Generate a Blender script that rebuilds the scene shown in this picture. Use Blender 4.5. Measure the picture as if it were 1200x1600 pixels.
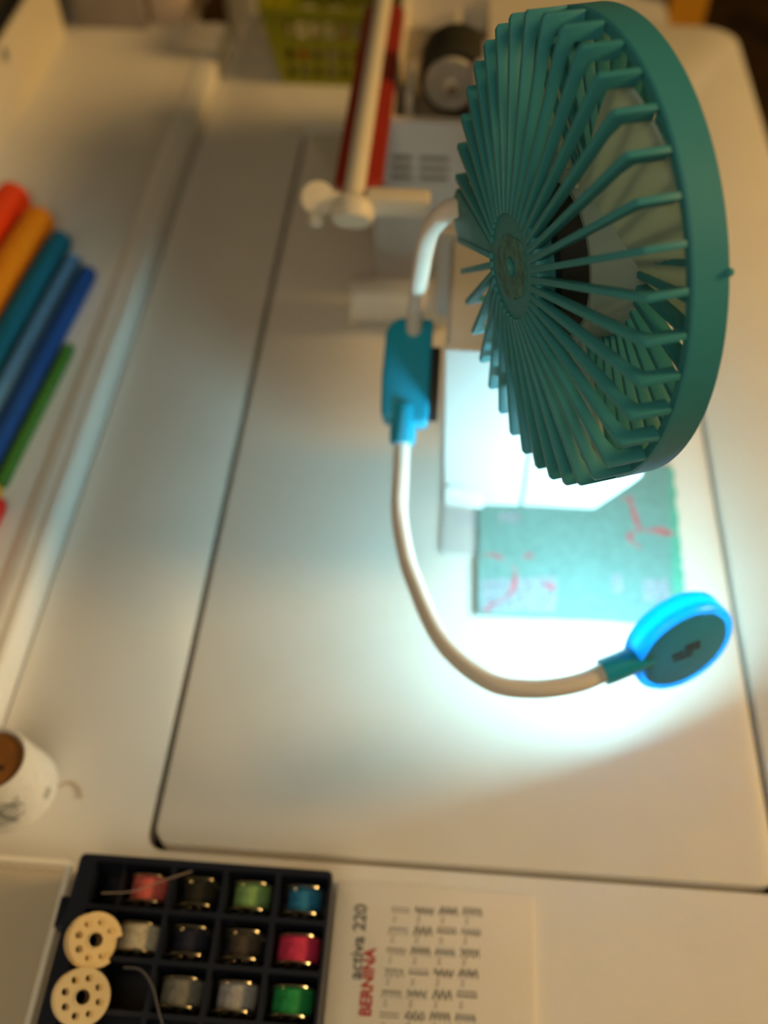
import bpy, bmesh, math, random
from mathutils import Vector, Matrix
random.seed(7)
for o in list(bpy.data.objects):
    bpy.data.objects.remove(o)
S = bpy.context.scene
COL = S.collection
PI = math.pi

# ------------------------------------------------------------------ camera, world, lamps, fill, exposure
cd = bpy.data.cameras.new('camera')
cam = bpy.data.objects.new('camera', cd)
COL.objects.link(cam)
S.camera = cam
cd.sensor_fit = 'VERTICAL'
cd.sensor_width = 36
cd.sensor_height = 36
cd.lens = 34.875
cd.clip_start = 0.01
right = Vector((0.99736, 0.07254, -0.00209))
down = Vector((0.05585, -0.78565, -0.61615))
fwd = Vector((-0.04633, 0.61441, -0.78763))
mw = Matrix((right, -down, -fwd)).transposed().to_4x4()
mw.translation = (0, 0, 0.45)
cam.matrix_world = mw
cd.dof.use_dof = True
cd.dof.focus_distance = 0.312
cd.dof.aperture_fstop = 5.4

W = bpy.data.worlds.new('room_light')
S.world = W
W.use_nodes = True
bg = W.node_tree.nodes['Background']
bg.inputs[0].default_value = (1.0, 0.72, 0.30, 1)
bg.inputs[1].default_value = 0.03

def area(name, loc, target, size, power, col):
    l = bpy.data.lights.new(name, 'AREA')
    l.shape = 'DISK'
    l.size = size
    l.energy = power
    l.color = col
    o = bpy.data.objects.new(name, l)
    COL.objects.link(o)
    o.location = loc
    o.rotation_euler = (Vector(target) - Vector(loc)).to_track_quat('-Z', 'Y').to_euler()
    return o
area('ceiling_lamp_light', (1.40, 0.50, 0.82), (0, 0.45, 0), 0.36, 17.0, (1.0, 0.60, 0.20))
area('near_fill_light', (-0.10, -0.35, 0.80), (-0.12, 0.17, 0), 0.60, 2.45, (1.0, 0.82, 0.54))  # added fill without a known source, brightens the near left tabletop
LED = 132.0
LED_COL = (0.47, 0.92, 1.0, 1)
S.view_settings.view_transform = 'Standard'
S.view_settings.look = 'None'
S.view_settings.exposure = 0.0
S.view_settings.gamma = 1.0
S.view_settings.use_curve_mapping = False

# ------------------------------------------------------------------ materials
MATS = {}
def mat(name, col, rough=0.5, var=0.05, scale=60.0, bump=0.0, metal=0.0, spec=0.5, trans=0.0, sss=0.0, detail=4.0):
    if name in MATS:
        return MATS[name]
    m = bpy.data.materials.new(name)
    m.use_nodes = True
    nt = m.node_tree
    b = nt.nodes['Principled BSDF']
    tc = nt.nodes.new('ShaderNodeTexCoord')
    n = nt.nodes.new('ShaderNodeTexNoise')
    n.inputs['Scale'].default_value = scale
    n.inputs['Detail'].default_value = detail
    nt.links.new(tc.outputs['Object'], n.inputs['Vector'])
    r = nt.nodes.new('ShaderNodeValToRGB')
    r.color_ramp.elements[0].position = 0.3
    r.color_ramp.elements[1].position = 0.7
    r.color_ramp.elements[0].color = [max(0, c * (1 - var)) for c in col[:3]] + [1]
    r.color_ramp.elements[1].color = [min(1, c * (1 + var)) for c in col[:3]] + [1]
    nt.links.new(n.outputs['Fac'], r.inputs['Fac'])
    nt.links.new(r.outputs['Color'], b.inputs['Base Color'])
    b.inputs['Roughness'].default_value = rough
    b.inputs['Metallic'].default_value = metal
    b.inputs['Specular IOR Level'].default_value = spec
    if sss:
        b.inputs['Subsurface Weight'].default_value = sss
        b.inputs['Subsurface Scale'].default_value = 0.004
    if bump:
        bp = nt.nodes.new('ShaderNodeBump')
        bp.inputs['Strength'].default_value = bump
        bp.inputs['Distance'].default_value = 0.001
        nt.links.new(n.outputs['Fac'], bp.inputs['Height'])
        nt.links.new(bp.outputs['Normal'], b.inputs['Normal'])
    if trans:
        out = nt.nodes['Material Output']
        t = nt.nodes.new('ShaderNodeBsdfTranslucent')
        nt.links.new(r.outputs['Color'], t.inputs['Color'])
        mx = nt.nodes.new('ShaderNodeMixShader')
        mx.inputs[0].default_value = trans
        nt.links.new(b.outputs[0], mx.inputs[1])
        nt.links.new(t.outputs[0], mx.inputs[2])
        nt.links.new(mx.outputs[0], out.inputs['Surface'])
    MATS[name] = m
    return m

def clear(name, col, solid, rough=0.15):
    """clear or smoky plastic: part see-through, part glossy"""
    m = bpy.data.materials.new(name)
    m.use_nodes = True
    nt = m.node_tree
    b = nt.nodes['Principled BSDF']
    b.inputs['Base Color'].default_value = (*col, 1)
    b.inputs['Roughness'].default_value = rough
    t = nt.nodes.new('ShaderNodeBsdfTransparent')
    t.inputs[0].default_value = (0.96, 0.95, 0.93, 1)
    mx = nt.nodes.new('ShaderNodeMixShader')
    mx.inputs[0].default_value = solid
    nt.links.new(t.outputs[0], mx.inputs[1])
    nt.links.new(b.outputs[0], mx.inputs[2])
    nt.links.new(mx.outputs[0], nt.nodes['Material Output'].inputs['Surface'])
    return m

def glow(name, col, strength):
    m = bpy.data.materials.new(name)
    m.use_nodes = True
    b = m.node_tree.nodes['Principled BSDF']
    b.inputs['Base Color'].default_value = (0.8, 0.8, 0.8, 1)
    b.inputs['Emission Color'].default_value = col
    b.inputs['Emission Strength'].default_value = strength
    return m

M_TABLE = mat('white_laminate', (0.80, 0.77, 0.72), 0.38, 0.02, 25, spec=0.3)
M_GAP = mat('dark_gap', (0.02, 0.018, 0.012), 0.8)
M_WHITE = mat('white_machine_plastic', (0.60, 0.60, 0.60), 0.42, 0.015, 40, spec=0.3)
M_CREAM = mat('cream_plastic', (0.78, 0.72, 0.60), 0.45, 0.02)
M_BLACK = mat('black_plastic', (0.012, 0.012, 0.012), 0.5)
M_DARK = mat('dark_slot', (0.05, 0.055, 0.06), 0.7)
M_RED = mat('red_plastic', (0.30, 0.022, 0.012), 0.45)
M_TEAL = mat('teal_fan_plastic', (0.045, 0.285, 0.34), 0.50, 0.03, 80, bump=0.03, trans=0.06, spec=0.35)
M_CYAN = mat('cyan_plastic', (0.008, 0.37, 0.62), 0.40, 0.03, 80)
M_RIM = mat('cyan_translucent_plastic', (0.004, 0.43, 0.68), 0.35, 0.03, 80, trans=0.36)
M_BLADE = mat('frosted_blade_plastic', (0.52, 0.66, 0.64), 0.35, 0.04, 30, trans=0.5)
M_TUBE = mat('white_silicone', (0.80, 0.74, 0.68), 0.5, 0.02)
M_RES = mat('dried_glue', (0.06, 0.20, 0.19), 0.75, 0.4, 300, bump=0.6)
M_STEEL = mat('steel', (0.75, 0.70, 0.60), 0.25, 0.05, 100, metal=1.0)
M_GOLD = mat('warm_steel', (0.92, 0.76, 0.48), 0.42, 0.06, 60, metal=1.0)  # yellower steel tone for the two empty bobbins
M_NAVY = mat('navy_box_plastic', (0.010, 0.014, 0.030), 0.4)
M_FLOOR = mat('brown_rug', (0.085, 0.045, 0.012), 0.95, 0.7, 9, bump=0.5)
M_SMOKE = mat('smoky_plastic', (0.30, 0.25, 0.19), 0.35, 0.1, 40)
M_SEWN = mat('aqua_cotton', (0.19, 0.38, 0.38), 0.9, 0.12, 260, bump=0.5)
M_PINK = mat('pink_print', (0.56, 0.13, 0.15), 0.9, 0.2, 300)
M_LILAC = mat('lilac_print', (0.30, 0.38, 0.45), 0.9, 0.35, 420)
M_INK = mat('dark_ink', (0.05, 0.05, 0.05), 0.7)
M_REDINK = mat('red_ink', (0.38, 0.02, 0.02), 0.7)
M_CARD = mat('milky_card_plastic', (0.78, 0.74, 0.68), 0.35, 0.02, 30)
M_CLEAR = clear('clear_plastic', (0.80, 0.68, 0.50), 0.16)
M_RIMGLINT = clear('lid_edge_highlight', (1.0, 0.95, 0.85), 0.98, 0.12)  # highlight along the clear lid's edges, put into a pale near-opaque colour
M_HAZY = clear('hazy_plastic', (0.80, 0.78, 0.72), 0.88, 0.3)

# ------------------------------------------------------------------ builders
def empty(name, loc=(0, 0, 0), label=None, cat=None, group=None):
    o = bpy.data.objects.new(name, None)
    o.empty_display_size = 0.02
    COL.objects.link(o)
    o.location = loc
    tag(o, label, cat, group)
    return o

def tag(o, label=None, cat=None, group=None, kind=None):
    if label: o['label'] = label
    if cat: o['category'] = cat
    if group: o['group'] = group
    if kind: o['kind'] = kind
    return o

def obj(name, bm, m, parent=None, smooth=True, bevel=0.0, seg=2, ang=35):
    """link a bmesh (built in world space unless the parent is moved) as one object"""
    bmesh.ops.recalc_face_normals(bm, faces=bm.faces[:])
    if bevel:
        ed = [e for e in bm.edges if len(e.link_faces) == 2 and e.calc_face_angle(0) > math.radians(30)]
        bmesh.ops.bevel(bm, geom=ed, offset=bevel, segments=seg, profile=0.5, affect='EDGES', clamp_overlap=True)
    me = bpy.data.meshes.new(name)
    bm.to_mesh(me)
    bm.free()
    me.materials.append(m)
    if smooth:
        me.shade_smooth()
        me.set_sharp_from_angle(angle=math.radians(ang))
    o = bpy.data.objects.new(name, me)
    COL.objects.link(o)
    if parent:
        o.parent = parent
        r = parent
        off = Vector((0, 0, 0))
        while r:
            off += r.location
            r = r.parent
        me.transform(Matrix.Translation(-off))
    return o

def inst(src, parent=None, mtx=None):
    o = src.copy()
    COL.objects.link(o)
    if parent: o.parent = parent
    if mtx is not None: o.matrix_local = mtx
    return o

def box(bm, x0, x1, y0, y1, z0, z1):
    vs = [bm.verts.new((x, y, z)) for z in (z0, z1) for x, y in ((x0, y0), (x1, y0), (x1, y1), (x0, y1))]
    for f in ((0, 1, 2, 3), (4, 5, 6, 7), (0, 1, 5, 4), (1, 2, 6, 5), (2, 3, 7, 6), (3, 0, 4, 7)):
        bm.faces.new([vs[i] for i in f])
    return vs

def bx(*a):
    bm = bmesh.new()
    box(bm, *a)
    return bm

def rrect(x0, x1, y0, y1, r, n=6):
    """corner-rounded rectangle; r one number or four (bl, br, tr, tl)"""
    rs = r if isinstance(r, (list, tuple)) else [r] * 4
    out = []
    for (cx, cy, a0), q in zip(((x0, y0, PI), (x1, y0, 1.5 * PI), (x1, y1, 0), (x0, y1, PI / 2)), rs):
        if q <= 0:
            out.append((cx, cy)); continue
        ox = cx + (q if cx == x0 else -q)
        oy = cy + (q if cy == y0 else -q)
        for i in range(n + 1):
            a = a0 + PI / 2 * i / n
            out.append((ox + q * math.cos(a), oy + q * math.sin(a)))
    return out

def circ(r, n=24, cx=0, cy=0, a0=0):
    return [(cx + r * math.cos(a0 + 2 * PI * i / n), cy + r * math.sin(a0 + 2 * PI * i / n)) for i in range(n)]

def prism(outer, holes, h, frame=None, bm=None):
    """polygon (with holes) given in u,v, extruded along w from 0 to h; frame maps (u,v,w) to the world"""
    bm = bm or bmesh.new()
    F = frame or (lambda u, v, w: (u, v, w))
    fl = bmesh.new()
    ed = []
    for lp in [outer] + list(holes):
        vs = [fl.verts.new((u, v, 0)) for u, v in lp]
        ed += [fl.edges.new((vs[i], vs[(i + 1) % len(vs)])) for i in range(len(vs))]
    if holes:
        bmesh.ops.triangle_fill(fl, edges=ed, use_beauty=True)
    else:
        fl.faces.new(fl.verts[:])
    fl.verts.index_update()
    lo = [bm.verts.new(F(v.co.x, v.co.y, 0)) for v in fl.verts]
    hi = [bm.verts.new(F(v.co.x, v.co.y, h)) for v in fl.verts]
    for f in fl.faces:
        idx = [v.index for v in f.verts]
        bm.faces.new([lo[i] for i in reversed(idx)])
        bm.faces.new([hi[i] for i in idx])
    k = 0
    for lp in [outer] + list(holes):
        n = len(lp)
        for i in range(n):
            a, b = k + i, k + (i + 1) % n
            bm.faces.new((lo[a], lo[b], hi[b], hi[a]))
        k += n
    fl.free()
    return bm

def frame(o, eu, ev, ew):
    o, eu, ev, ew = Vector(o), Vector(eu), Vector(ev), Vector(ew)
    return lambda u, v, w: o + eu * u + ev * v + ew * w

def ortho(ax):
    ax = Vector(ax).normalized()
    u = ax.cross(Vector((0, 0, 1)))
    if u.length < 1e-3:
        u = Vector((1, 0, 0))
    u.normalize()
    return u, ax.cross(u), ax

def lathe(o, ax, prof, n=32, bm=None, uv=None):
    """profile of (radius, height along axis); closes where radius is 0"""
    bm = bm or bmesh.new()
    u, v, w = uv or ortho(ax)
    o = Vector(o)
    rows = []
    for r, h in prof:
        if r <= 1e-7:
            rows.append([bm.verts.new(o + w * h)])
        else:
            rows.append([bm.verts.new(o + w * h + (u * math.cos(2 * PI * i / n) + v * math.sin(2 * PI * i / n)) * r) for i in range(n)])
    for a, b in zip(rows, rows[1:]):
        for i in range(n):
            j = (i + 1) % n
            if len(a) == 1 and len(b) == 1: break
            if len(a) == 1: bm.faces.new((a[0], b[i], b[j]))
            elif len(b) == 1: bm.faces.new((a[i], a[j], b[0]))
            else: bm.faces.new((a[i], a[j], b[j], b[i]))
    return bm

def spline(pts, k=8):
    P = [Vector(p) for p in pts]
    P = [P[0] * 2 - P[1]] + P + [P[-1] * 2 - P[-2]]
    out = []
    for i in range(1, len(P) - 2):
        for j in range(k):
            t = j / k
            a, b, c, d = P[i - 1:i + 3]
            out.append(0.5 * ((2 * b) + (c - a) * t + (2 * a - 5 * b + 4 * c - d) * t * t + (3 * b - a - 3 * c + d) * t ** 3))
    out.append(P[-2])
    return out

def tube(pts, r, n=16, k=8, bm=None, smooth=True, flat=1.0):
    bm = bm or bmesh.new()
    C = spline(pts, k) if smooth else [Vector(p) for p in pts]
    up = None
    rows = []
    for i, c in enumerate(C):
        t = (C[min(i + 1, len(C) - 1)] - C[max(i - 1, 0)]).normalized()
        if up is None:
            up = t.cross(Vector((0, 0, 1)))
            if up.length < 1e-3: up = t.cross(Vector((1, 0, 0)))
        up = (up - t * up.dot(t)).normalized()
        s = t.cross(up)
        rr = r(i / (len(C) - 1)) if callable(r) else r
        rows.append([bm.verts.new(c + (up * math.cos(2 * PI * q / n) + s * flat * math.sin(2 * PI * q / n)) * rr) for q in range(n)])
    for a, b in zip(rows, rows[1:]):
        for q in range(n):
            bm.faces.new((a[q], a[(q + 1) % n], b[(q + 1) % n], b[q]))
    bm.faces.new(list(reversed(rows[0])))
    bm.faces.new(rows[-1])
    return bm

def text(name, body, size, mtx, m, parent, depth=0.0001, squeeze=1.0, bold=0.0):
    c = bpy.data.curves.new(name, 'FONT')
    c.body = body
    c.size = size
    c.extrude = depth
    c.offset = bold
    t = bpy.data.objects.new('tmp', c)
    me = bpy.data.meshes.new_from_object(t)
    bpy.data.objects.remove(t)
    me.transform(Matrix.Diagonal((squeeze, 1, 1, 1)))
    me.transform(mtx)
    me.materials.clear()
    me.materials.append(m)
    o = bpy.data.objects.new(name, me)
    COL.objects.link(o)
    o.parent = parent
    me.transform(Matrix.Translation(-parent.location))
    return o

# ------------------------------------------------------------------ the room
tag(obj('floor', bx(-2.2, 2.2, -1.5, 3.0, -0.76, -0.74), M_FLOOR, smooth=False), kind='structure')

M_WALL = mat('beige_wall_paint', (0.55, 0.47, 0.36), 0.8, 0.03, 8)
tag(obj('wall_back', bx(-2.2, 2.2, 2.9, 3.0, -0.74, 1.8), M_WALL, smooth=False), kind='structure')
tag(obj('wall_left', bx(-2.3, -2.2, -1.5, 3.0, -0.74, 1.8), M_WALL, smooth=False), kind='structure')
tag(obj('wall_right', bx(2.2, 2.3, -1.5, 3.0, -0.74, 1.8), M_WALL, smooth=False), kind='structure')

# ------------------------------------------------------------------ sewing table
T = empty('sewing_table', (0, 0.4, -0.74), 'large white laminate sewing table with an inset machine panel', 'table')
HX0, HX1, HY0, HY1 = -0.1215, 0.1675, 0.1490, 0.7460
obj('tabletop', prism(rrect(-0.2038, 0.257, -0.16, 0.945, (0.02, 0.02, 0.030, 0.03), 8),
    [rrect(HX0, HX1, HY0, HY1, 0.009)], 0.024, frame((0, 0, -0.024), (1, 0, 0), (0, 1, 0), (0, 0, 1))), M_TABLE, T, bevel=0.0007, seg=2)
obj('insert_panel', prism(rrect(HX0 + .0035, HX1 - .0035, HY0 + .0035, HY1 - .0035, 0.008), [], 0.0195,
    frame((0, 0, -0.020), (1, 0, 0), (0, 1, 0), (0, 0, 1))), M_TABLE, T, bevel=0.0006)
obj('panel_seat', prism(rrect(HX0 - .01, HX1 + .01, HY0 - .01, HY1 + .01, 0.008), [], 0.004,
    frame((0, 0, -0.0285), (1, 0, 0), (0, 1, 0), (0, 0, 1))), M_GAP, T)
for x, y in ((-0.17, -0.12), (0.22, -0.12), (-0.17, 0.9), (0.22, 0.9)):
    obj('leg', prism(rrect(x - .02, x + .02, y - .02, y + .02, .005), [], 0.716, frame((0, 0, -0.74), (1, 0, 0), (0, 1, 0), (0, 0, 1))), M_WHITE, T)

# second table behind it
B = empty('side_table', (-0.6, 0.4, -0.74), 'slightly higher white side table with a rounded edge rail, carrying the felt rolls', 'table')
obj('tabletop', prism([(-1.0, -0.3), (-0.2243, -0.3), (-0.2243, 0.882), (-0.236, 0.890), (-0.245, 0.908), (-0.245, 1.35), (-1.0, 1.35)], [], 0.022, frame((0, 0, -0.0040), (1, 0, 0), (0, 1, 0), (0, 0, 1))), M_TABLE, B, bevel=0.0006)
prof = [(-0.2050, -0.024), (-0.2050, 0.0090), (-0.2052, 0.0140), (-0.2072, 0.0172), (-0.2110, 0.0184), (-0.2126, 0.0177), (-0.2136, 0.0184),
        (-0.2180, 0.0186), (-0.2225, 0.0182), (-0.2240, 0.0178), (-0.2240, -0.024)]
obj('edge_rail', prism(prof, [], 1.183, frame((0, -0.30, 0), (1, 0, 0), (0, 0, 1), (0, 1, 0))), mat('white_rail', (0.84, 0.81, 0.76), 0.35, 0.02), B, ang=50)
for x, y in ((-0.95, -0.25), (-0.28, -0.25), (-0.95, 1.3), (-0.28, 1.3)):
    obj('leg', prism(rrect(x - .02, x + .02, y - .02, y + .02, .005), [], 0.736, frame((0, 0, -0.74), (1, 0, 0), (0, 1, 0), (0, 0, 1))), M_WHITE, B)

# ------------------------------------------------------------------ sewing machine (seen from its needle end)
SM = empty('sewing_machine', (0.05, 0.5, 0), 'white sewing machine with a vented tower, seen from its needle end', 'sewing machine')
obj('base', prism(rrect(0.0068, 0.125, 0.3235, 0.72, 0.004), [], 0.0011, frame((0, 0, 0.0), (1, 0, 0), (0, 1, 0), (0, 0, 1))), M_WHITE, SM, bevel=0.0003)
obj('plate_marking', bx(0.0145, 0.0270, 0.3425, 0.3535, 0.0011, 0.00122), mat('pale_grey_print', (0.55, 0.58, 0.63), 0.6), SM)
fz = lambda y: frame((0, y, 0), (1, 0, 0), (0, 0, 1), (0, 1, 0))
headp = [(0.0065, 0.0465), (0.030, 0.0450), (0.085, 0.0465), (0.103, 0.073), (0.108, 0.138), (0.096, 0.152), (0.0022, 0.152)]
obj('head', prism([(x + .0006, z - .0008) for x, z in headp], [], 0.076, fz(0.3285)), M_WHITE, SM, bevel=0.0025, seg=3)
# end cover in two leaves with the seam between them
cv = [(0.0065, 0.0455), (0.030, 0.0440), (0.0462, 0.0447), (0.0444, 0.152), (0.0022, 0.152)]
obj('end_cover', prism(cv, [], 0.0045, fz(0.3245)), M_WHITE, SM, bevel=0.0012, seg=3)
cv = [(0.0472, 0.0449), (0.085, 0.0456), (0.1035, 0.0728), (0.1085, 0.138), (0.0965, 0.152), (0.0454, 0.152)]
obj('face_door', prism(cv, [], 0.0045, fz(0.3245)), M_WHITE, SM, bevel=0.0012, seg=3)
q = [(0.0068, 0.046), (0.0275, 0.0446)] + [(0.0068 + 0.0207 * math.cos(a * PI / 20), 0.046 + 0.0145 * math.sin(a * PI / 20)) for a in range(1, 11)]
obj('thread_cutter', prism(q, [], 0.0035, fz(0.3215)), M_WHITE, SM, bevel=0.0009)
obj('head_cover_edge', prism(rrect(-0.0030, 0.106, 0.4055, 0.4115, 0.002), [], 0.0525, frame((0, 0, 0.1005), (1, 0, 0), (0, 1, 0), (0, 0, 1))), M_WHITE, SM, bevel=0.001)
obj('arm_collar', prism(rrect(-0.0030, 0.104, 0.4130, 0.4340, 0.002), [], 0.056, frame((0, 0, 0.0970), (1, 0, 0), (0, 1, 0), (0, 0, 1))), M_WHITE, SM, bevel=0.002)
obj('arm', prism(rrect(0.0110, 0.103, 0.4340, 0.6000, 0.004), [], 0.055, frame((0, 0, 0.0975), (1, 0, 0), (0, 1, 0), (0, 0, 1))), M_WHITE, SM, bevel=0.002)
obj('arm_core', bx(0.014, 0.100, 0.402, 0.440, 0.1025, 0.1485), M_DARK, SM)
# tower: body, vented near face, rimmed top
slots = []
for z in (0.0945, 0.1012, 0.1078):
    slots.append(rrect(-0.0362, -0.0225, z - .0016, z + .0016, 0.0007, 2))
    slots.append(rrect(-0.0185, -0.0002, z - .0016, z + .0016, 0.0007, 2))
obj('tower_face', prism([(-0.0440, 0.0), (0.110, 0.0), (0.110, 0.132), (-0.0390, 0.132), (-0.0395, 0.085), (-0.0462, 0.062), (-0.0455, 0.034)], slots, 0.003, fz(0.54)), M_WHITE, SM, ang=30)
obj('vent_backing', bx(-0.038, 0.004, 0.545, 0.5458, 0.085, 0.115), M_DARK, SM)
obj('tower', prism(rrect(-0.0385, 0.110, 0.546, 0.72, (0.001, 0.001, .012, .012)), [], 0.108, frame((0, 0, 0.0), (1, 0, 0), (0, 1, 0), (0, 0, 1))), M_WHITE, SM, bevel=0.001)
obj('tower_rim', prism(rrect(-0.0385, 0.110, 0.543, 0.72, (0.001, 0.001, .012, .012)), [rrect(-0.035, 0.021, 0.5455, 0.700, 0.003)], 0.0240,
    frame((0, 0, 0.1080), (1, 0, 0), (0, 1, 0), (0, 0, 1))), M_CREAM, SM)
obj('spool_tray', bx(-0.035, 0.021, 0.546, 0.700, 0.1081, 0.1092), M_SMOKE, SM)
obj('tray_cheek', prism(rrect(-0.0300, -0.0245, 0.580, 0.625, 0.002), [], 0.016, frame((0, 0, 0.1092), (1, 0, 0), (0, 1, 0), (0, 0, 1))), M_CREAM, SM, bevel=0.001)
obj('tray_divider', bx(-0.0022, 0.0030, 0.655, 0.699, 0.1092, 0.124), M_CREAM, SM, bevel=0.001)
obj('tray_step', bx(-0.030, 0.016, 0.5475, 0.556, 0.1092, 0.1115), M_SMOKE, SM, bevel=0.0006)
obj('spool_pin', lathe((-0.0016, 0.566, 0.1385), (0, 1, 0), [(0, 0), (0.0022, 0), (0.0022, 0.060), (0, 0.060)], 14), M_STEEL, SM)
obj('hand_wheel', lathe((0.05, 0.72, 0.07), (0, 1, 0), [(0, 0), (0.02, 0), (0.02, 0.004), (0.034, 0.005), (0.036, 0.010), (0.034, 0.018), (0, 0.018)], 36), M_WHITE, SM)
obj('needle_bar', lathe((0.055, 0.372, 0.0066), (0, 0, 1), [(0, 0), (0.0006, 0.004), (0.0008, 0.016), (0.003, 0.017), (0.003, 0.042), (0, 0.042)], 12), M_STEEL, SM)
bm = bx(0.047, 0.063, 0.368, 0.380, 0.0066, 0.0080)
box(bm, 0.0585, 0.0625, 0.374, 0.378, 0.008, 0.0475)
obj('presser_foot', bm, M_STEEL, SM)

# thread spool lying on the tower's tray
P = empty('thread_spool', (-0.0012, 0.59, 0.137), 'dark olive thread spool with a steel cap on top of the machine tower', 'spool')
obj('thread', lathe((0.0006, 0.575, 0.1375), (0, 1, 0), [(0, 0), (0.0195, 0), (0.0218, 0.003), (0.0218, 0.030), (0.018, 0.034), (0, 0.034)], 36), mat('dark_olive_thread', (0.022, 0.020, 0.010), 0.8, 0.3, 400, bump=0.4), P)
cap = obj('spool_cap', lathe((-0.0016, 0.5740, 0.1375), (0, -1, 0), [(0.0040, 0.0012), (0.0118, 0.0008), (0.0131, 0.0024), (0.0155, 0.0024), (0.0163, 0.0008), (0.0163, -0.002), (0.004, -0.002)], 40), mat('grey_cap', (0.42, 0.40, 0.36), 0.35, 0.1, 60), P)
obj('cap_centre', lathe((-0.0016, 0.5732, 0.1375), (0, -1, 0), [(0.0042, -0.002), (0.0042, 0.003), (0.0028, 0.0042), (0, 0.0042)], 20), M_CREAM, cap)

# cream rod on a red channel beside the tower, with its crossbar
R_ = empty('thread_stand', (-0.047, 0.58, 0.132), 'long cream rod between red strips along the top rear edge of the vented machine tower', 'rod')
for s in (-1, 1):
    bm = bmesh.new()
    z0, z1 = 0.1322, 0.1385
    a, b = (-0.0520, -0.0622) if s < 0 else (-0.0470, -0.0357)
    pts = [(a, 0.462, z1), (b, 0.474 if s > 0 else 0.470, z1 - 0.002), (b, 0.668, z1 - 0.002), (b - s * .002, 0.674, z1 - .002), (a, 0.676, z1)]
    lo = [bm.verts.new((x, y, z0)) for x, y, z in pts]
    hi = [bm.verts.new((x, y, z)) for x, y, z in pts]
    bm.faces.new(lo); bm.faces.new(hi)
    for i in range(5): bm.faces.new((lo[i], lo[(i + 1) % 5], hi[(i + 1) % 5], hi[i]))
    obj('red_strip', bm, M_RED, R_, bevel=0.0012)
obj('rod', tube([(-0.0497, 0.443, 0.139), (-0.0497, 0.452, 0.139), (-0.0497, 0.475, 0.1405), (-0.0497, 0.56, 0.1415), (-0.0497, 0.690, 0.1415)],
    lambda t: 0.0090 if t < .06 else (0.0090 - (t - .06) * 0.021 if t < .22 else 0.0056), 20, 8), M_CREAM, R_)
obj('foot_disc', lathe((-0.0498, 0.4460, 0.1365), (0, -0.83, -0.56), [(0, -0.004), (0.0095, -0.004), (0.0117, 0), (0.0117, 0.004), (0.0105, 0.0070), (0, 0.0080)], 32), M_CREAM, R_)
obj('crossbar', prism(rrect(-0.0430, -0.0090, 0.1335, 0.1440, 0.002), [], 0.0120, fz(0.4440)), M_CREAM, R_, bevel=0.0018)
obj('side_arm', tube([(-0.052, 0.4500, 0.1395), (-0.063, 0.4505, 0.1405)], 0.0029, 12, 2, smooth=False), M_CREAM, R_)
kd = obj('side_knob', lathe((-0.0680, 0.4480, 0.1405), (0.15, -0.62, 0.77), [(0, -0.002), (0.0078, -0.0018), (0.0092, 0), (0.0088, 0.0015), (0, 0.0026)], 28), M_CREAM, R_)
obj('knob_tip', lathe((-0.0685, 0.4400, 0.1330), (0.1, -0.75, -0.5), [(0.004, -0.004), (0.0042, 0.001), (0.003, 0.003), (0, 0.0035)], 16), M_CREAM, kd)

# hazy cylinder lying behind the head
H = empty('plastic_tube_pot', (-0.03, 0.5155, 0.0), 'hazy plastic cylinder with rimmed ends lying behind the machine head', 'pot')
ho, ha = (-0.0600, 0.5140, 0.0182), (1, 0.04, 0)
obj('wall', lathe(ho, ha, [(0.0135, 0.0015), (0.0145, 0.0015), (0.0145, 0.052), (0.0135, 0.052), (0.0135, 0.0015)], 32), M_HAZY, H)
obj('end_rim', lathe(ho, ha, [(0, 0), (0.0165, 0), (0.0178, 0.001), (0.0178, 0.0028), (0, 0.0028)], 32), M_CREAM, H)
obj('flared_cap', lathe(ho, ha, [(0, 0.052), (0.0145, 0.052), (0.0172, 0.058), (0.0172, 0.064), (0, 0.064)], 32), M_CREAM, H)

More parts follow.
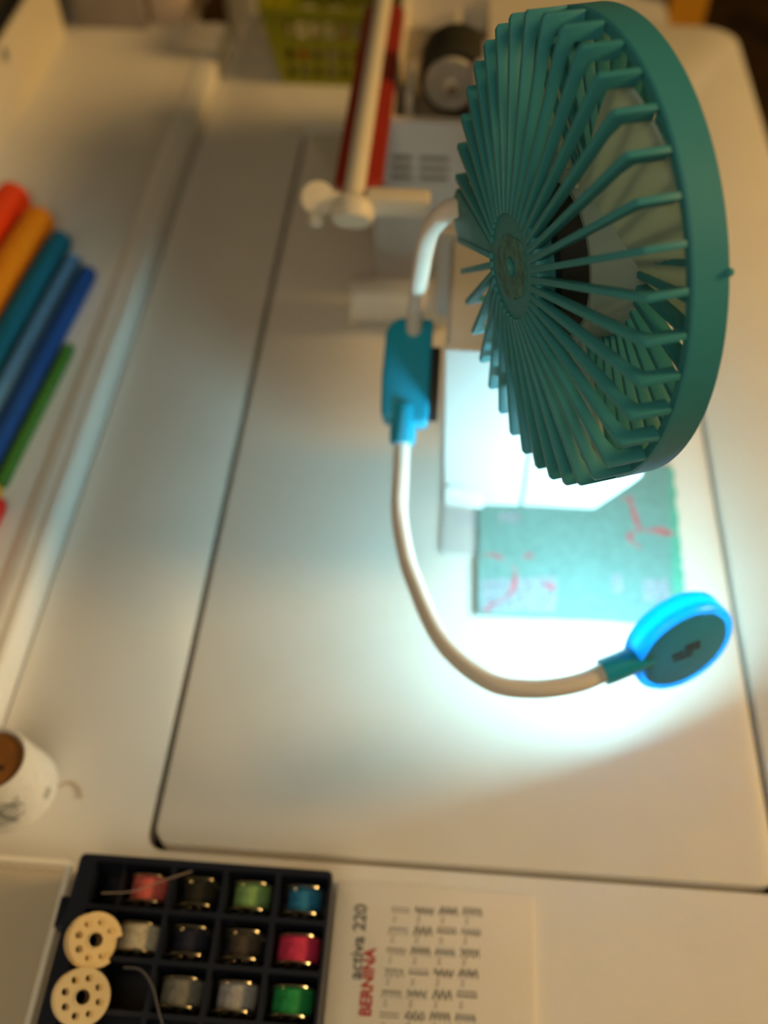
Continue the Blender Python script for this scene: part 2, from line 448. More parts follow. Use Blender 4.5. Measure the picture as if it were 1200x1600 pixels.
# ------------------------------------------------------------------ clip fan with its lamp
A = Vector((0.93493, 0.35322, -0.03367)).normalized()
U = Vector((-0.24936, 0.58658, -0.77055))
U = (U - A * U.dot(A)).normalized()
V = A.cross(U)
FC = Vector((0.0285, 0.26, 0.2497))
R = 0.0725
F = empty('clip_fan', FC, 'teal caged fan with a goosenecked round lamp clipped to the sewing machine', 'fan')
P0 = 6.456
NR = 38
def cage(name, outward, gap=()):
    """one half of the cage: hub disc and ribs; outward -1 near half, +1 far half (mirrored)"""
    dh, d0, d1 = (-0.103, 0.0, 0.176) if outward < 0 else (0.400, 0.322, 0.300)
    G = empty(name, (0, 0, 0))
    G.parent = F
    s = outward
    rh = 0.281
    if s < 0:
        bm = prism(circ(rh * R, 48), [circ(0.045 * R, 20)], 0.004, frame(dh * R * A, U, V, A))
    else:
        bm = prism(circ(rh * R, 48), [], 0.004, frame((dh * R - .004) * A, U, V, A))
    hubo = obj('hub_disc', bm, M_TEAL, None, bevel=0.0005)
    hubo.parent = G
    dp = 0.0028
    # rib outline in (radius, depth)
    o0 = (rh * R - 0.004, dh * R)
    o1 = (R - 0.0012, d0 * R)
    o1b = (R, (d0 - s * 0.012) * R)
    o2 = (R, d1 * R)
    i2 = (R - 0.0046, d1 * R)
    i1 = (R - 0.0046, d0 * R - s * 0.0045)
    i1b = (R - 0.0088, d0 * R - s * 0.0030 - 0.0003)
    i0 = (rh * R - 0.004, dh * R - s * dp)
    pts = [o0, o1, o1b, o2, i2, i1, i1b, i0]
    if s > 0:
        q = 0.958 * R
        pts = [(rh * R - .004, .400 * R), (q, .322 * R), (q, .255 * R), (rh * R - .004, .400 * R - .0052)]
    th = 0.0020
    bm = prism(pts, [], th, frame((0, 0, -th / 2), (1, 0, 0), (0, 0, 1), (0, 1, 0)))
    for v in bm.verts: v.co.y += 0.0010
    # local: x radial, z depth, y tangential
    src = obj('rib', bm, M_TEAL, None, bevel=0.0003, seg=2)
    ribs = 0
    for k in range(NR):
        if k in gap: continue
        a = P0 + k * 2 * PI / NR + (0 if s < 0 else PI / NR)
        er = U * math.cos(a) + V * math.sin(a)
        et = A.cross(er)
        m = Matrix((er, et, A)).transposed().to_4x4()
        if ribs == 0:
            src.parent = G; src.matrix_local = m
        else:
            inst(src, G, m)
        ribs += 1
    return G, hubo
G1, hub1 = cage('front_grille', -1, gap=(2,))
G2, hub2 = cage('rear_grille', 1)
# dried glue where a badge came off the hub
pts = []
for i in range(40):
    a = 2 * PI * i / 40
    rr = R * (0.155 + 0.014 * math.sin(2 * a + 1) + 0.006 * math.sin(5 * a) + random.uniform(-.007, .007))
    pts.append((rr * math.cos(a), rr * math.sin(a)))
o = obj('glue_residue', prism(pts, [circ(0.047 * R, 20)], 0.0005, frame((-0.103 * R - .0004) * A, U, V, A)), M_RES, None)
o.parent = G1; o['label'] = 'dark rough glue patch around the hub hole'
# solid wedge that carries the gooseneck
def er_(k):
    a = P0 + k * 2 * PI / NR
    return U * math.cos(a) + V * math.sin(a)
bm = bmesh.new()
rows = []
for dd, in ((0,), (1,)):
    row = []
    for k in (1.15, 1.6, 2.0, 2.4, 2.75):
        e = er_(k)
        for r_, d_ in ((0.27, -0.10), (1.055 if 1.2 < k < 2.7 else 1.01, 0.0), (1.055 if 1.2 < k < 2.7 else 1.01, 0.178)):
            row.append(bm.verts.new(e * (r_ * R - (0.006 if dd and r_ > .5 else 0)) + A * (d_ * R + (0.0045 if dd else 0))))
    rows.append(row)
for row in rows:
    for i in range(4):
        for j in range(2):
            bm.faces.new((row[i * 3 + j], row[i * 3 + 3 + j], row[i * 3 + 4 + j], row[i * 3 + 1 + j]))
a, b = rows
def quad(i, j): bm.faces.new((a[i], a[j], b[j], b[i]))
for i in range(4): quad(i * 3, i * 3 + 3); quad(i * 3 + 2, i * 3 + 5)
for j in range(2): quad(j, j + 1); quad(12 + j, 13 + j)
o = obj('neck_mount', bm, M_TEAL, None, bevel=0.0006)
o.parent = F
# ring
rin, rout = R - 0.0034, R + 0.0001
bm = lathe((0, 0, 0), A, [(rin, 0.176 * R), (rout - .0006, 0.174 * R), (rout, 0.183 * R), (rout, 0.320 * R), (rout - .0012, 0.331 * R), (rin, 0.329 * R), (rin, 0.176 * R)], 128, uv=(U, V, A))
ring = obj('ring', bm, M_TEAL, None, ang=40)
ring.parent = F
nb = er_(19.9)
o = obj('latch_nub', lathe(nb * R + A * (0.318 * R), nb, [(0.0012, -0.001), (0.0011, 0.0008), (0.0006, 0.0013), (0, 0.0014)], 12), M_TEAL, None)
o.parent = F
# motor and blades
o = obj('motor', lathe((0, 0, 0), A, [(0, -0.02 * R), (0.34 * R, -0.02 * R), (0.34 * R, 0.10 * R), (0, 0.10 * R)], 40, uv=(U, V, A)), M_BLACK, None)
o.parent = F
o = obj('motor_collar', lathe((0, 0, 0), A, [(0, -0.07 * R), (0.275 * R, -0.07 * R), (0.275 * R, 0.02 * R), (0, 0.02 * R)], 40, uv=(U, V, A)), M_TEAL, None)
o.parent = F
bh = obj('blade_hub', lathe((0, 0, 0), A, [(0, 0.105 * R), (0.355 * R, 0.105 * R), (0.37 * R, 0.12 * R), (0.37 * R, 0.40 * R), (0, 0.40 * R)], 48, uv=(U, V, A)), M_BLADE, None)
bh.parent = F
NB = 3
bm = bmesh.new()
gr = []
for i in range(7):
    rr = R * (0.355 + (0.925 - 0.355) * i / 6)
    row = []
    for j in range(9):
        t = j / 8
        span = 1.30 + 0.08 * (i / 6)
        ang = (t - 0.5) * span + 0.10 * (i / 6) ** 2
        d = R * (0.13 + 0.235 * t - 0.02 * math.sin(t * PI))
        row.append((rr * math.cos(ang), rr * math.sin(ang), d))
    gr.append(row)
lay = []
for off in (0, 0.0011):
    lay.append([[bm.verts.new((x, y, d + off)) for x, y, d in row] for row in gr])
for L in lay:
    for i in range(6):
        for j in range(8):
            bm.faces.new((L[i][j], L[i][j + 1], L[i + 1][j + 1], L[i + 1][j]))
a, b = lay
for i in range(6):
    for j in (0, 8):
        bm.faces.new((a[i][j], a[i + 1][j], b[i + 1][j], b[i][j]))
for j in range(8):
    for i in (0, 6):
        bm.faces.new((a[i][j], a[i][j + 1], b[i][j + 1], b[i][j]))
bl = obj('blade', bm, M_BLADE, None)
for k in range(NB):
    a = P0 + (18.1 * 2 * PI / NR) + k * 2 * PI / NB
    e = U * math.cos(a) + V * math.sin(a)
    m = Matrix((e, A.cross(e), A)).transposed().to_4x4()
    if k == 0:
        bl.parent = F; bl.matrix_local = m
    else:
        inst(bl, F, m)

# clip body, leaning against the rear of the machine head
CL = Vector((0, -0.879, -0.476))
CN = Vector((0, -0.476, 0.879))
CO = Vector((0, 0.3703, 0.1300))
cf = frame(CO - CN * 0.015, (1, 0, 0), CL, CN)
out = [(-0.0035, 0.0005), (-0.0035, 0.050), (-0.0045, 0.0525), (-0.0105, 0.0525), (-0.0118, 0.0610), (-0.0205, 0.0610), (-0.0205, 0.0515), (-0.0245, 0.0515),
       (-0.0262, 0.047), (-0.0268, 0.030), (-0.0262, 0.008), (-0.0235, 0.0025), (-0.0200, 0.0005)]
cb = obj('clip_body', prism(out, [], 0.015, cf), M_CYAN, F, bevel=0.0018, seg=3)
bm = lathe(CO + Vector((-0.0152, 0, 0)) + CL * 0.0600, CL, [(0, -0.016), (0.0062, -0.016), (0.0062, 0.0010), (0.0054, 0.0024), (0.0040, 0.0024), (0, 0.0024)], 24)
for v in bm.verts: v.co -= CN * 0.0045
obj('lower_collar', bm, M_CYAN, F)
obj('clip_jaw', prism([(0.012, -0.0145), (0.048, -0.0145), (0.050, -0.004), (0.040, -0.002), (0.014, -0.002)], [], 0.0046,
    frame(CO + Vector((-0.0036, 0, 0)), CL, CN, (1, 0, 0))), M_BLACK, F, bevel=0.0005)
TR = 0.0039
obj('upper_gooseneck', tube([(-0.0130, 0.3660, 0.1180), (-0.0124, 0.3640, 0.1360), (-0.0114, 0.3560, 0.1550), (-0.0102, 0.3450, 0.1735), (-0.0074, 0.3360, 0.2010), (-0.0035, 0.3300, 0.2140), (0.0015, 0.3260, 0.2225), (0.0065, 0.3210, 0.2265)], TR, 20, 8), M_TUBE, F)
obj('lower_gooseneck', tube([(-0.0152, 0.3260, 0.1010), (-0.0152, 0.3160, 0.0945), (-0.0150, 0.3040, 0.0875), (-0.0146, 0.2890, 0.0800), (-0.0112, 0.2710, 0.0780), (-0.0061, 0.2535, 0.0775), (0.0080, 0.2205, 0.0800), (0.0274, 0.2016, 0.0820),
    (0.0458, 0.1977, 0.0840), (0.0645, 0.2005, 0.0865), (0.0780, 0.2070, 0.0885)], TR, 20, 8), M_TUBE, F)
# lamp head
LN = Vector((-0.42, 0.88, -0.22)).normalized()          # the way it shines
LC = Vector((0.1090, 0.2165, 0.0905))                     # centre of the back face
lu, lv, lw = ortho(LN)
LR = 0.0232
rim = obj('lamp_rim', lathe(LC, LN, [(LR - .0035, 0.0006), (LR - .0012, 0.0), (LR, 0.0014), (LR, 0.0105), (LR - .0008, 0.0115), (LR - .0016, 0.0115), (LR - .0016, 0.0030), (LR - .0035, 0.0026), (LR - .0035, 0.0006)], 64), M_RIM, F)
obj('lamp_back', lathe(LC, LN, [(0, -0.0004), (LR - .0048, -0.0004), (LR - .0034, 0.0004), (LR - .0034, 0.0024), (0, 0.0024)], 64), M_TEAL, F)
obj('lamp_lens', lathe(LC, LN, [(0, 0.0035), (LR - .0022, 0.0035), (LR - .0022, 0.0078), (0, 0.0082)], 48), glow('led_light', LED_COL, LED), F)
obj('lamp_collar', tube([(0.0745, 0.2052, 0.0880), (0.0830, 0.2090, 0.0893), (0.0930, 0.2145, 0.0905)], 0.0056, 20, 4), M_CYAN, F)
bm = bmesh.new()
bf = frame(LC - LN * 0.0005, -lu, lv, -LN)
for r_, x0, x1 in ((0.0018, -.003, .004), (0.0018, .0045, .006), (-0.0012, -.0065, -.004), (-0.0012, -.0035, .001), (-0.0012, .0015, .0070), (-.004, -.006, .001)):
    prism([(x0, r_), (x1, r_), (x1, r_ + .0019), (x0, r_ + .0019)], [], 0.0002, bf, bm)
obj('lamp_print', bm, M_INK, F, smooth=False)

# ------------------------------------------------------------------ fabric under the needle
Q = empty('fabric_piece', (0.08, 0.32, 0.0012), 'aqua quilted fabric piece with pink print under the machine head', 'fabric')
zf = 0.0013
FK = 1.0253
ff = lambda z: frame((0, 0, z), (FK, 0, 0), (0, FK, 0), (0, 0, 1))
fl = lambda z: frame((0, 0, z), (1, 0, 0), (0, 1, 0), (0, 0, 1))
def jag(pts, amp, n):
    out = []
    for i, p in enumerate(pts):
        q = pts[(i + 1) % len(pts)]
        for j in range(n):
            t = j / n
            out.append((p[0] + (q[0] - p[0]) * t + random.uniform(-amp, amp), p[1] + (q[1] - p[1]) * t + random.uniform(-amp, amp)))
    return out
obj('under_layer', prism(jag([(0.029, 0.279), (0.1355, 0.2815), (0.1388, 0.385), (0.029, 0.385)], 0.0007, 40), [], 0.0008, ff(zf)), mat('green_cotton', (0.12, 0.50, 0.40), 0.9, 0.2, 300, bump=0.5), Q, smooth=False)
obj('top_layer', prism(jag([(0.0275, 0.2768), (0.1275, 0.2780), (0.1362, 0.386), (0.0265, 0.386)], 0.00025, 24), [], 0.0012, ff(zf + 0.0008)), M_SEWN, Q, bevel=0.0)
zp = zf + 0.00202
def strokes(paths, w):
    bm = bmesh.new()
    for p in paths:
        P_ = [Vector((x * FK, y * FK, zp)) for x, y in p]
        tube(P_, lambda t: w * (0.7 + 0.4 * math.sin(t * 9 + len(p))), 6, 5, bm, flat=0.06)
    return bm
obj('pink_branch', strokes([[(0.1115, 0.361), (0.1131, 0.3496), (0.1156, 0.3381), (0.1225, 0.3368), (0.1334, 0.3357)], [(0.1155, 0.3372), (0.1093, 0.3332), (0.1113, 0.3282), (0.1145, 0.325)], [(0.107, 0.360), (0.1115, 0.3575), (0.113, 0.3615)], [(0.120, 0.338), (0.126, 0.3385), (0.133, 0.3372)]], 0.0013), M_PINK, Q)
obj('pink_sprig', strokes([[(0.0298, 0.3147), (0.0367, 0.3143), (0.0412, 0.3112)], [(0.0463, 0.3091), (0.0469, 0.2996), (0.0435, 0.2893), (0.0325, 0.2815)], [(0.051, 0.3135), (0.0543, 0.3164), (0.0565, 0.313)], [(0.061, 0.298), (0.0647, 0.2968), (0.069, 0.2955)], [(0.0645, 0.299), (0.0655, 0.294)], [(0.030, 0.2793), (0.034, 0.2788)]], 0.0012), M_PINK, Q)
for pts in ([(0.029, 0.2983), (0.0689, 0.3032), (0.0675, 0.2811), (0.0293, 0.2779)], [(0.0384, 0.3443), (0.0498, 0.3451), (0.0497, 0.3383), (0.0384, 0.3375)], [(0.1144, 0.3044), (0.1275, 0.3062), (0.1265, 0.292), (0.1132, 0.2903)], [(0.098, 0.307), (0.103, 0.307), (0.103, 0.295), (0.098, 0.295)]):
    obj('lilac_patch', prism(jag(pts, 0.0005, 8), [], 0.00004, ff(zf + 0.00198)), M_LILAC, Q, smooth=False)

# ------------------------------------------------------------------ bobbin box, bobbins, chart card
BX = empty('bobbin_box', (-0.085, 0.08, 0), 'navy bobbin box with compartments and an open clear lid', 'box')
bx0, bx1, by1 = -0.1410, -0.0325, 0.1372
cx = [-0.1365 + 0.0, -0.1145, -0.0918, -0.0695, -0.0470]
cols = [-0.1275, -0.1110, -0.0888, -0.0665, -0.0440]
rowsY = [0.1255, 0.1060, 0.0865, 0.0670, 0.0475]
holes = []
for x, w in zip(cols, (0.0062, 0.0102, 0.0102, 0.0102, 0.0102)):
    for y in rowsY:
        holes.append(rrect(x - w, x + w, y - 0.0087, y + 0.0087, 0.001, 2))
obj('divider_grid', prism(rrect(bx0, bx1, 0.036, by1, 0.0025), holes, 0.0222, fl(0.0028)), M_NAVY, BX)
obj('tray_bottom', prism(rrect(bx0, bx1, 0.036, by1, 0.0025), [], 0.0028, fl(0)), M_NAVY, BX)
obj('hinge_tab', prism(rrect(bx0 - .0062, bx0 + .001, 0.108, 0.121, 0.001), [], 0.016, fl(0.002)), M_NAVY, BX, bevel=0.0006)
lx0, lx1 = -0.252, -0.1475
lid = obj('clear_lid', prism(rrect(lx0, lx1, 0.036, 0.1365, 0.003), [], 0.0012, fl(0.0002)), M_CLEAR, BX)
obj('lid_wall', prism(rrect(lx0, lx1, 0.036, 0.1365, 0.003), [rrect(lx0 + .0015, lx1 - .0015, 0.0375, 0.1350, 0.002)], 0.0125, fl(0.0014)), M_CLEAR, lid)
obj('lid_rim', prism(rrect(lx0 - .0006, lx1 + .0006, 0.0354, 0.1371, 0.003), [rrect(lx0 + .0020, lx1 - .0020, 0.0380, 0.1345, 0.002)], 0.0012, fl(0.0139)), M_RIMGLINT, lid, bevel=0.0004)

def flange(loc, ax, r=0.0103, n=8, notch=None, hole=0.0029):
    u, v, w = ortho(ax)
    outer = []
    for i in range(48):
        a = 2 * PI * i / 48
        rr = r
        if notch and notch[0] < (a + PI) % (2 * PI) - PI < notch[1]:
            rr = 0.0072 + 0.0011 * math.cos(((a + PI) % (2 * PI) - PI - sum(notch) / 2) * 9)
        outer.append((rr * math.cos(a), rr * math.sin(a)))
    hs = [circ(hole, 16)]
    for k in range(n):
        a = 2 * PI * (k + 0.3) / n
        if notch and notch[0] - .15 < (a + PI) % (2 * PI) - PI < notch[1] + .15: continue
        hs.append(circ(0.00145, 12, 0.0067 * math.cos(a), 0.0067 * math.sin(a)))
    return prism(outer, hs, 0.0006, frame(loc, u, v, w))

def bobbin(loc, ax, label, thread_mat, tr, metal, group, notch=None):
    loc = Vector(loc); ax = Vector(ax).normalized()
    b = empty('bobbin', loc, label, 'bobbin', group)
    obj('flange', flange(loc - ax * 0.0056, ax), metal, b)
    obj('flange', flange(loc + ax * 0.0050, ax, notch=notch), metal, b)
    obj('core', lathe(loc, ax, [(0.0029, -0.0058), (0.0034, -0.0050), (0.0034, 0.0050), (0.0031, 0.0062), (0.0027, 0.0062), (0.0027, -0.0058), (0.0029, -0.0058)], 20), metal, b)
    if thread_mat:
        obj('thread', lathe(loc, ax, [(0.0034, -0.0049), (tr, -0.0048), (tr * 1.02, 0), (tr, 0.0048), (0.0034, 0.0049)], 28), thread_mat, b)
    return b
def tm(name, col): return mat(name, col, 0.75, 0.25, 500, bump=0.4)
spec = [(1, 0, 'salmon pink', (0.62, 0.12, 0.10), .0078), (2, 0, 'dark olive', (0.07, 0.065, 0.04), .0068), (3, 0, 'light green', (0.22, 0.40, 0.14), .0076), (4, 0, 'bright blue', (0.02, 0.20, 0.42), .0070),
        (1, 1, 'cream', (0.46, 0.42, 0.33), .0096), (2, 1, 'midnight navy', (0.012, 0.014, 0.035), .0070), (3, 1, 'dark brown', (0.075, 0.055, 0.04), .0066), (4, 1, 'magenta pink', (0.58, 0.03, 0.10), .0088),
        (2, 2, 'grey', (0.17, 0.17, 0.15), .0086), (3, 2, 'silver grey', (0.34, 0.34, 0.36), .0080), (4, 2, 'emerald green', (0.01, 0.27, 0.07), .0082)]
for c, r, nm, col, tr in spec:
    bobbin((cols[c], rowsY[r], 0.0134), (0.0, 1, 0.0), 'steel bobbin wound with %s thread in the navy box' % nm, tm(nm.replace(' ', '_') + '_thread', col), tr, M_STEEL, 'bobbins in the navy box')
bobbin((-0.1240, 0.1000, 0.0352), (0.44, -0.17, 0.88), 'empty gold-toned bobbin with a notched flange leaning on the box edge', None, 0, M_GOLD, 'empty bobbins on the box edge', notch=(1.25, 2.15))
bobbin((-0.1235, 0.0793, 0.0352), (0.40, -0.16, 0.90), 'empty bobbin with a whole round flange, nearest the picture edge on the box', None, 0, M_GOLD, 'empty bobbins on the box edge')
t1 = obj('loose_thread', tube([(-0.112, 0.093, 0.0259), (-0.105, 0.0925, 0.0262), (-0.099, 0.087, 0.0262), (-0.095, 0.079, 0.0262), (-0.090, 0.070, 0.0262)], 0.00045, 6, 6), mat('dark_thread', (0.10, 0.10, 0.12), 0.7))
tag(t1, 'dark loose thread curling over the lower left compartments', 'thread')
t2 = obj('loose_thread', tube([(-0.128, 0.121, 0.0256), (-0.115, 0.1225, 0.0262), (-0.104, 0.127, 0.0275), (-0.092, 0.1325, 0.0262)], 0.00022, 6, 6), mat('pale_thread', (0.45, 0.36, 0.30), 0.7))
tag(t2, 'pale loose thread across the top row beside the salmon bobbin', 'thread')

K = empty('stitch_card', (0.01, 0.1, 0), 'milky plastic stitch chart card lying beside the navy bobbin box', 'card')
obj('plate', prism(rrect(-0.0318, 0.0548, 0.03, 0.1412, 0.0025), [], 0.0022, fl(0.0001)), M_CARD, K, bevel=0.0006)
rot = Matrix.Rotation(PI / 2, 4, 'Z')
text('brand_lettering', 'BERNINA', 0.0068, Matrix.Translation((-0.0128, 0.0868, 0.0024)) @ rot, M_REDINK, K, squeeze=0.94, bold=0.00022)
text('model_lettering', 'activa 220', 0.0074, Matrix.Translation((-0.0180, 0.1005, 0.0024)) @ rot, M_INK, K, squeeze=1.02, bold=0.0001)
# stitch pictograms: four columns, read from the right-hand side of the table
def zig(bm, x, y, L, kind):
    pts = []
    n = 12
    for i in range(n + 1):
        t = i / n
        if kind == 0: dy = 0
        elif kind == 1: dy = 0.0013 * (1 if i % 2 else -1)
        elif kind == 2: dy = 0.0014 * math.sin(t * 20)
        elif kind == 3: dy = 0.0014 * (1 if (i // 2) % 2 else -1)
        else: dy = 0.0013 * (1 if i % 3 else -1)
        pts.append((x - L / 2 + L * t, y + dy, 0.00235))
    tube(pts, 0.00026, 4, 1, bm, smooth=False, flat=0.3)
for c in range(4):
    bm = bmesh.new()
    for r in range(9):
        y = 0.1293 - r * 0.0084 + 0.0005 * c
        x = -0.0032 + c * 0.0104 - 0.0004 * r
        zig(bm, x, y, 0.0080, (r + c * 2) % 5)
        zig(bm, x, y + (0.0010 if c else 0.0014), 0.0080, (r + c) % 4 + 1 if c else 0)
        ty = y - 0.0034
        tube([(x - 0.0030, ty + .0010, 0.00235), (x - 0.0018, ty + .0012, 0.00235), (x - 0.0022, ty, 0.00235), (x - 0.0030, ty - .0010, 0.00235), (x - 0.0016, ty - .0010, 0.00235)], 0.0002, 4, 1, bm, smooth=False, flat=0.3)
    o = obj('stitch_symbols', bm, mat('grey_ink', (0.20, 0.19, 0.16), 0.7) if c < 1 else mat('card_ink', (0.09, 0.09, 0.08), 0.7), K, smooth=False)
    o['kind'] = 'stuff'

# ------------------------------------------------------------------ cone spool at the left
Z = empty('cone_spool', (-0.189, 0.173, 0), 'white conical thread spool with a brown sunken top, standing left on the table', 'spool')
zc = (-0.1890, 0.1725, 0)
obj('thread', lathe(zc, (0, 0, 1), [(0, 0), (0.0195, 0), (0.0212, 0.0016), (0.0208, 0.004), (0.0200, 0.006), (0.0158, 0.0335), (0.0150, 0.0345), (0.0142, 0.0338), (0.0138, 0.031), (0, 0.031)], 48), mat('white_thread', (0.78, 0.76, 0.71), 0.8, 0.05, 300, bump=0.3), Z)
o = obj('core_disc', lathe(zc, (0, 0, 1), [(0, 0.0335), (0.0022, 0.0335), (0.0022, 0.0325), (0.0138, 0.0322), (0.0138, 0.0300), (0, 0.0300)], 32), mat('brown_card', (0.22, 0.085, 0.012), 0.8, 0.2, 100), Z)
obj('core_hole', lathe((zc[0] + .005, zc[1] - .003, 0.0320), (0, 0, 1), [(0, 0.0006), (0.0012, 0.0006), (0.0012, 0), (0, 0)], 12), M_BLACK, Z)
bm = bmesh.new()
def on_cone(a, h): 
    r = 0.0200 - (0.0042) * (h - 0.006) / 0.0275 + 0.0001
    return (zc[0] + r * math.cos(a), zc[1] + r * math.sin(a), h)
for i in range(7):
    h = 0.008 + i * 0.0024
    tube([on_cone(-1.75 + 0.14 * j + 0.05 * i, h + 0.0011 * math.sin(j * 2.1 + i * 1.7)) for j in range(6)], 0.00035, 4, 3, bm)
tube([on_cone(-1.05 + 0.30 * math.cos(j / 10 * 2 * PI), 0.0155 + 0.0050 * math.sin(j / 10 * 2 * PI)) for j in range(10)], 0.0003, 4, 3, bm)
for a, h in ((-0.25, 0.008), (-0.12, 0.0085)):
    tube([on_cone(a + 0.05 * math.cos(j / 6 * 2 * PI), h + 0.0018 * math.sin(j / 6 * 2 * PI)) for j in range(7)], 0.00028, 4, 3, bm)
o = obj('printed_marks', bm, mat('faded_ink', (0.14, 0.15, 0.12), 0.8), Z)
t3 = obj('thread_tail', tube([(-0.1685, 0.1750, 0.0006), (-0.1640, 0.1775, 0.0006), (-0.1590, 0.1755, 0.0006), (-0.1560, 0.1705, 0.0006)], 0.0006, 6, 6), mat('tan_thread', (0.55, 0.42, 0.30), 0.8), Z)

# ------------------------------------------------------------------ felt rolls on the side table
def roll(name, x, y, y1, r, col, label, slope=0.09):
    L = y - y1
    m = mat(name, col, 0.95, 0.12, 350, bump=0.6)
    ax = Vector((slope, 1, 0)).normalized()
    o0 = Vector((x - slope * L, y1, r - 0.0005))
    e = empty('felt_roll', (o0.x, o0.y, 0), label, 'felt roll', 'felt rolls beside the rail')
    n = 28
    u, v, w = ortho(ax)
    bm = bmesh.new()
    ks = 10
    rows = []
    for i in range(ks + 1):
        t = i / ks
        rr = r * (0.90 if i == ks else 1.0) * (1 + 0.02 * math.sin(t * 17))
        h = L * t - (0.0 if i < ks else -0.0012)
        rows.append([bm.verts.new(o0 + w * h + (u * math.cos(2 * PI * q / n) + v * math.sin(2 * PI * q / n) * 0.98) * rr) for q in range(n)])
    for a, b in zip(rows, rows[1:]):
        for q in range(n): bm.faces.new((a[q], a[(q + 1) % n], b[(q + 1) % n], b[q]))
    bm.faces.new(rows[0]); bm.faces.new(rows[-1])
    obj('felt_body', bm, m, e)
    # coiled edge showing at the far end, and the loose outer flap
    bm = bmesh.new()
    turns = 3.2
    pts = []
    for i in range(60):
        t = i / 59
        a = 2 * PI * turns * t
        rr = r * (0.15 + 0.72 * t)
        pts.append(o0 + w * (L + 0.0006) + (u * math.cos(a) + v * math.sin(a)) * rr)
    tube(pts, r * 0.10, 6, 1, bm, smooth=False)
    obj('coiled_edge', bm, m, e)
    bm = bmesh.new()
    a0 = -0.3
    fr = []
    for rr in (r * 1.0, r * 1.05):
        fr.append([[bm.verts.new(o0 + w * h + (u * math.cos(a0 + k * 0.25) + v * math.sin(a0 + k * 0.25)) * (rr + 0.0002)) for k in range(6)] for h in (0.002, L - 0.002)])
    for lay_ in fr:
        for k in range(5): bm.faces.new((lay_[0][k], lay_[0][k + 1], lay_[1][k + 1], lay_[1][k]))
    for k in range(5):
        for s in (0, 1): bm.faces.new((fr[0][s][k], fr[0][s][k + 1], fr[1][s][k + 1], fr[1][s][k]))
    for k in (0, 5): bm.faces.new((fr[0][0][k], fr[0][1][k], fr[1][1][k], fr[1][0][k]))
    obj('outer_flap', bm, m, e)
    return e
roll('red_felt', -0.3235, 0.622, 0.12, 0.0130, (0.95, 0.065, 0.004), 'red felt roll, largest and farthest from the rail', 0.075)
roll('orange_felt', -0.2975, 0.598, 0.12, 0.0115, (1.0, 0.30, 0.001), 'orange felt roll between the red and teal rolls', 0.075)
roll('teal_felt', -0.2770, 0.578, 0.12, 0.0085, (0.002, 0.16, 0.29), 'teal felt roll between the orange and light blue rolls', 0.075)
roll('light_blue_felt', -0.2622, 0.557, 0.12, 0.0062, (0.11, 0.33, 0.70), 'light blue felt roll between the teal and dark blue rolls', 0.075)
roll('dark_blue_felt', -0.2490, 0.545, 0.12, 0.0064, (0.010, 0.08, 0.36), 'dark blue felt roll, the long one nearest the white rail', 0.075)
roll('green_felt', -0.2430, 0.470, 0.352, 0.0040, (0.06, 0.22, 0.03), 'thin green felt roll tucked against the dark blue roll', 0.075)
roll('yellow_felt', -0.2530, 0.349, 0.341, 0.0038, (0.85, 0.50, 0.02), 'short yellow felt scrap at the picture edge under the green roll', 0.075)
roll('scarlet_felt', -0.2480, 0.338, 0.20, 0.0055, (0.75, 0.03, 0.02), 'small scarlet felt roll below the yellow scrap', 0.075)

# ------------------------------------------------------------------ boxes at the far left
WB = empty('storage_box', (-0.46, 0.7, 0), 'cream white storage box with a round finger hole beyond the felt rolls', 'box')
hole = circ(0.0062, 24, 0.7545, 0.0495)
obj('side_panel', prism(rrect(0.40, 0.888, 0.0, 0.062, 0.002), [hole], 0.003, frame((-0.363, 0, 0), (0, 1, 0), (0, 0, 1), (1, 0, 0))), M_CREAM, WB)
obj('back_panel', bx(-0.56, -0.557, 0.40, 0.888, 0, 0.062), M_CREAM, WB)
obj('end_panel', bx(-0.557, -0.363, 0.885, 0.888, 0, 0.062), M_CREAM, WB)
obj('end_panel', bx(-0.557, -0.363, 0.40, 0.403, 0, 0.062), M_CREAM, WB)
obj('bottom_panel', bx(-0.557, -0.363, 0.403, 0.885, 0.0, 0.003), M_CREAM, WB)
obj('inner_liner', bx(-0.55, -0.37, 0.41, 0.88, 0.003, 0.050), mat('dark_cloth', (0.09, 0.075, 0.06), 0.9, 0.5, 30), WB, bevel=0.006)
gb = empty('grey_box', (-0.32, 0.95, 0), 'grey cardboard box at the far end of the side table', 'box')
obj('body', bx(-0.353, -0.2875, 0.903, 1.0, 0, 0.07), mat('grey_card', (0.30, 0.26, 0.24), 0.8, 0.08, 30), gb, bevel=0.001)
obj('lid', bx(-0.3545, -0.286, 0.9015, 1.0015, 0.070, 0.082), mat('grey_card', (0.3, 0.26, 0.24)), gb, bevel=0.001)
pb = empty('pale_box', (-0.265, 0.95, 0), 'pale cardboard box beside the grey box near the rail end', 'box')
obj('body', bx(-0.2845, -0.2500, 0.912, 1.0, 0, 0.055), mat('pale_card', (0.62, 0.50, 0.40), 0.8, 0.06, 30), pb, bevel=0.001)
obj('lid', bx(-0.2855, -0.2490, 0.911, 1.001, 0.055, 0.063), mat('pale_card', (0.6, 0.5, 0.4)), pb, bevel=0.001)

# everything on the side table stands on its surface, 18 mm above the sewing table
for o in list(COL.objects):
    if o.parent is None and o.name.split('.')[0] in ('felt_roll', 'storage_box', 'grey_box', 'pale_box'):
        o.location = (o.location.x * 0.96, o.location.y * 0.96, 0.0181)
        o.scale = (0.96, 0.96, 0.96)

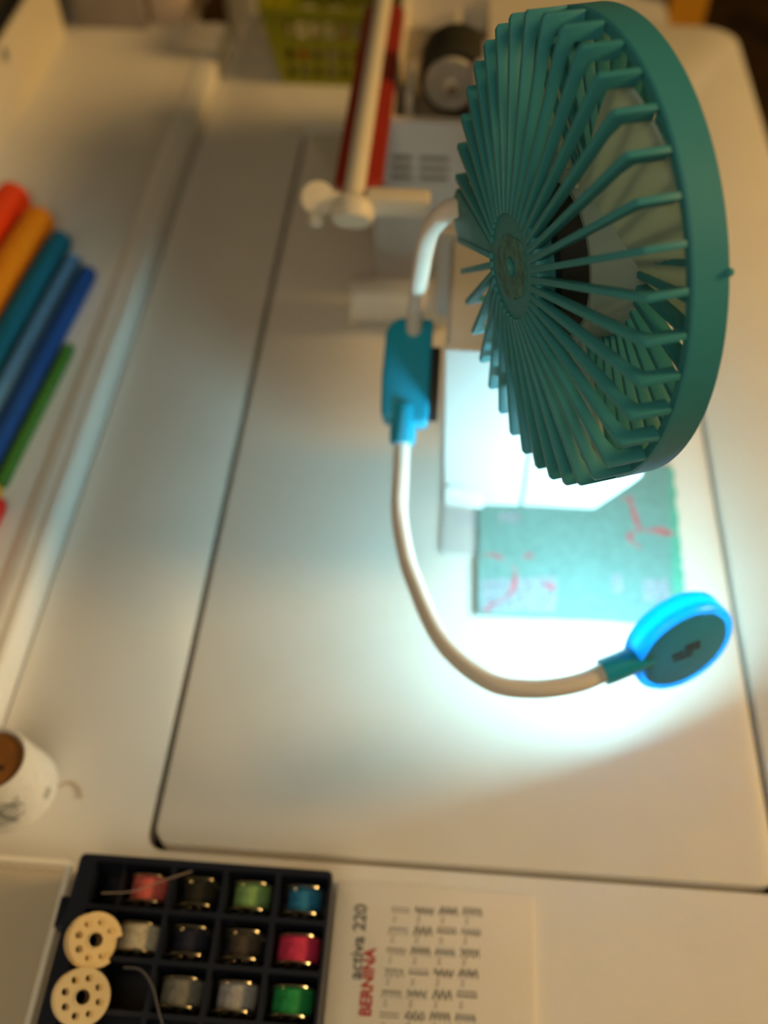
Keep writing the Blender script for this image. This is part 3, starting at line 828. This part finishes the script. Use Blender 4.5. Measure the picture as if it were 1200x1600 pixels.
# ------------------------------------------------------------------ green basket and what is in it
GB = empty('plastic_basket', (-0.1, 0.86, 0), 'lime green slotted plastic basket behind the sewing machine', 'basket')
M_LIME = mat('lime_plastic', (0.32, 0.33, 0.004), 0.4, 0.05, trans=0.2)
def wall(x0, x1, flip):
    w = x1 - x0
    hs = []
    n = max(2, int(w / 0.0115))
    for r0, r1 in ((0.007, 0.018), (0.0235, 0.0345), (0.044, 0.059)):
        for i in range(n):
            a = x0 + 0.004 + (w - 0.008) * i / n
            b = x0 + 0.004 + (w - 0.008) * (i + 1) / n
            hs.append(rrect(a + 0.0024, b - 0.0024, r0, r1, 0.0012, 2))
    return rrect(x0, x1, 0.002, 0.068, 0.002, 2), hs
gx0, gx1, gy0, gy1 = -0.1490, -0.050, 0.816, 0.920
sl = 0.17   # outward slope of the walls
o_, h_ = wall(gx0, gx1, 0)
o_ = [(x + (x - (gx0 + gx1) / 2) * 0.25 * z / 0.07, z) for x, z in o_]
obj('front_wall', prism(o_, h_, 0.002, frame((0, gy0, 0), (1, 0, 0), (0, -sl, 1), (0, 1, 0))), M_LIME, GB)
obj('back_wall', prism(o_, h_, 0.002, frame((0, gy1, 0), (1, 0, 0), (0, sl, 1), (0, 1, 0))), M_LIME, GB)
o_, h_ = wall(gy0, gy1, 0)
o_ = [(x + (x - (gy0 + gy1) / 2) * 0.25 * z / 0.07, z) for x, z in o_]
obj('side_wall', prism(o_, h_, 0.002, frame((gx0, 0, 0), (0, 1, 0), (-sl, 0, 1), (1, 0, 0))), M_LIME, GB)
obj('side_wall', prism(o_, h_, 0.002, frame((gx1, 0, 0), (0, 1, 0), (sl, 0, 1), (1, 0, 0))), M_LIME, GB)
obj('bottom', bx(gx0, gx1, gy0, gy1 + .002, 0.0, 0.0025), M_LIME, GB)
e = 0.0118
obj('rim', prism(rrect(gx0 - e - .003, gx1 + e + .003, gy0 - e - .003, gy1 + e + .003, 0.012), [rrect(gx0 - e + .002, gx1 + e - .002, gy0 - e + .002, gy1 + e - .002, 0.008)], 0.004, fl(0.067)), M_LIME, GB, bevel=0.0012)
def small_spool(x, y, z, col, nm, label):
    s = empty('small_spool', (x, y, z), label, 'spool', 'thread spools in the green basket')
    obj('thread', lathe((x, y, z), (0, 0, 1), [(0.004, 0.004), (0.0095, 0.005), (0.0095, 0.028), (0.004, 0.029)], 24), tm(nm, col), s)
    for h in (0.0, 0.0295):
        obj('flange', lathe((x, y, z), (0, 0, 1), [(0.003, h), (0.0115, h), (0.0115, h + .004), (0.003, h + .004)], 24), M_CREAM, s)
k = 0
sp = [(-0.133, 'orange_spool_thread', (0.75, 0.16, 0.05)), (-0.1085, 'white_spool_thread', (0.75, 0.65, 0.55)), (-0.084, 'coral_spool_thread', (0.7, 0.2, 0.12)), (-0.0625, 'ivory_spool_thread', (0.8, 0.72, 0.6))]
nth = ['nearest the basket corner', 'second from the left', 'third from the left', 'nearest the red strips']
for (x, nm, col), w in zip(sp, nth):
    small_spool(x, 0.842, 0.0025, col, nm, 'front row %s spool in the green basket, %s' % (nm.split('_')[0], w))
    c2 = sp[(k + 1) % 4]; k += 1
    small_spool(x + .002, 0.872, 0.0025, c2[2], c2[1], 'back row %s spool in the green basket, %s' % (c2[1].split('_')[0], w))

# ------------------------------------------------------------------ furniture past the far table edge
CB = empty('white_cabinet', (0.16, 1.2, -0.74), 'white cabinet standing past the far table edge', 'cabinet')
obj('carcass', bx(0.02, 0.216, 1.06, 1.45, -0.74, -0.06), M_WHITE, CB, bevel=0.002)
dr = obj('door', bx(0.022, 0.214, 1.053, 1.0585, -0.72, -0.08), M_WHITE, CB, bevel=0.001)
obj('handle', bx(0.115, 0.121, 1.043, 1.053, -0.30, -0.20), M_STEEL, dr, bevel=0.001)
obj('top_board', bx(0.016, 0.218, 1.048, 1.455, -0.0595, -0.045), M_WHITE, CB, bevel=0.002)
OB = obj('amber_board', prism(rrect(0.222, 0.262, -0.74, -0.02, 0.003), [], 0.30, frame((0, 1.085, 0), (1, 0, 0), (0, 0, 1), (0, 1, 0))), mat('amber_lacquer', (0.52, 0.24, 0.01), 0.5), None, bevel=0.002)
tag(OB, 'amber orange board standing upright beside the white cabinet', 'board')
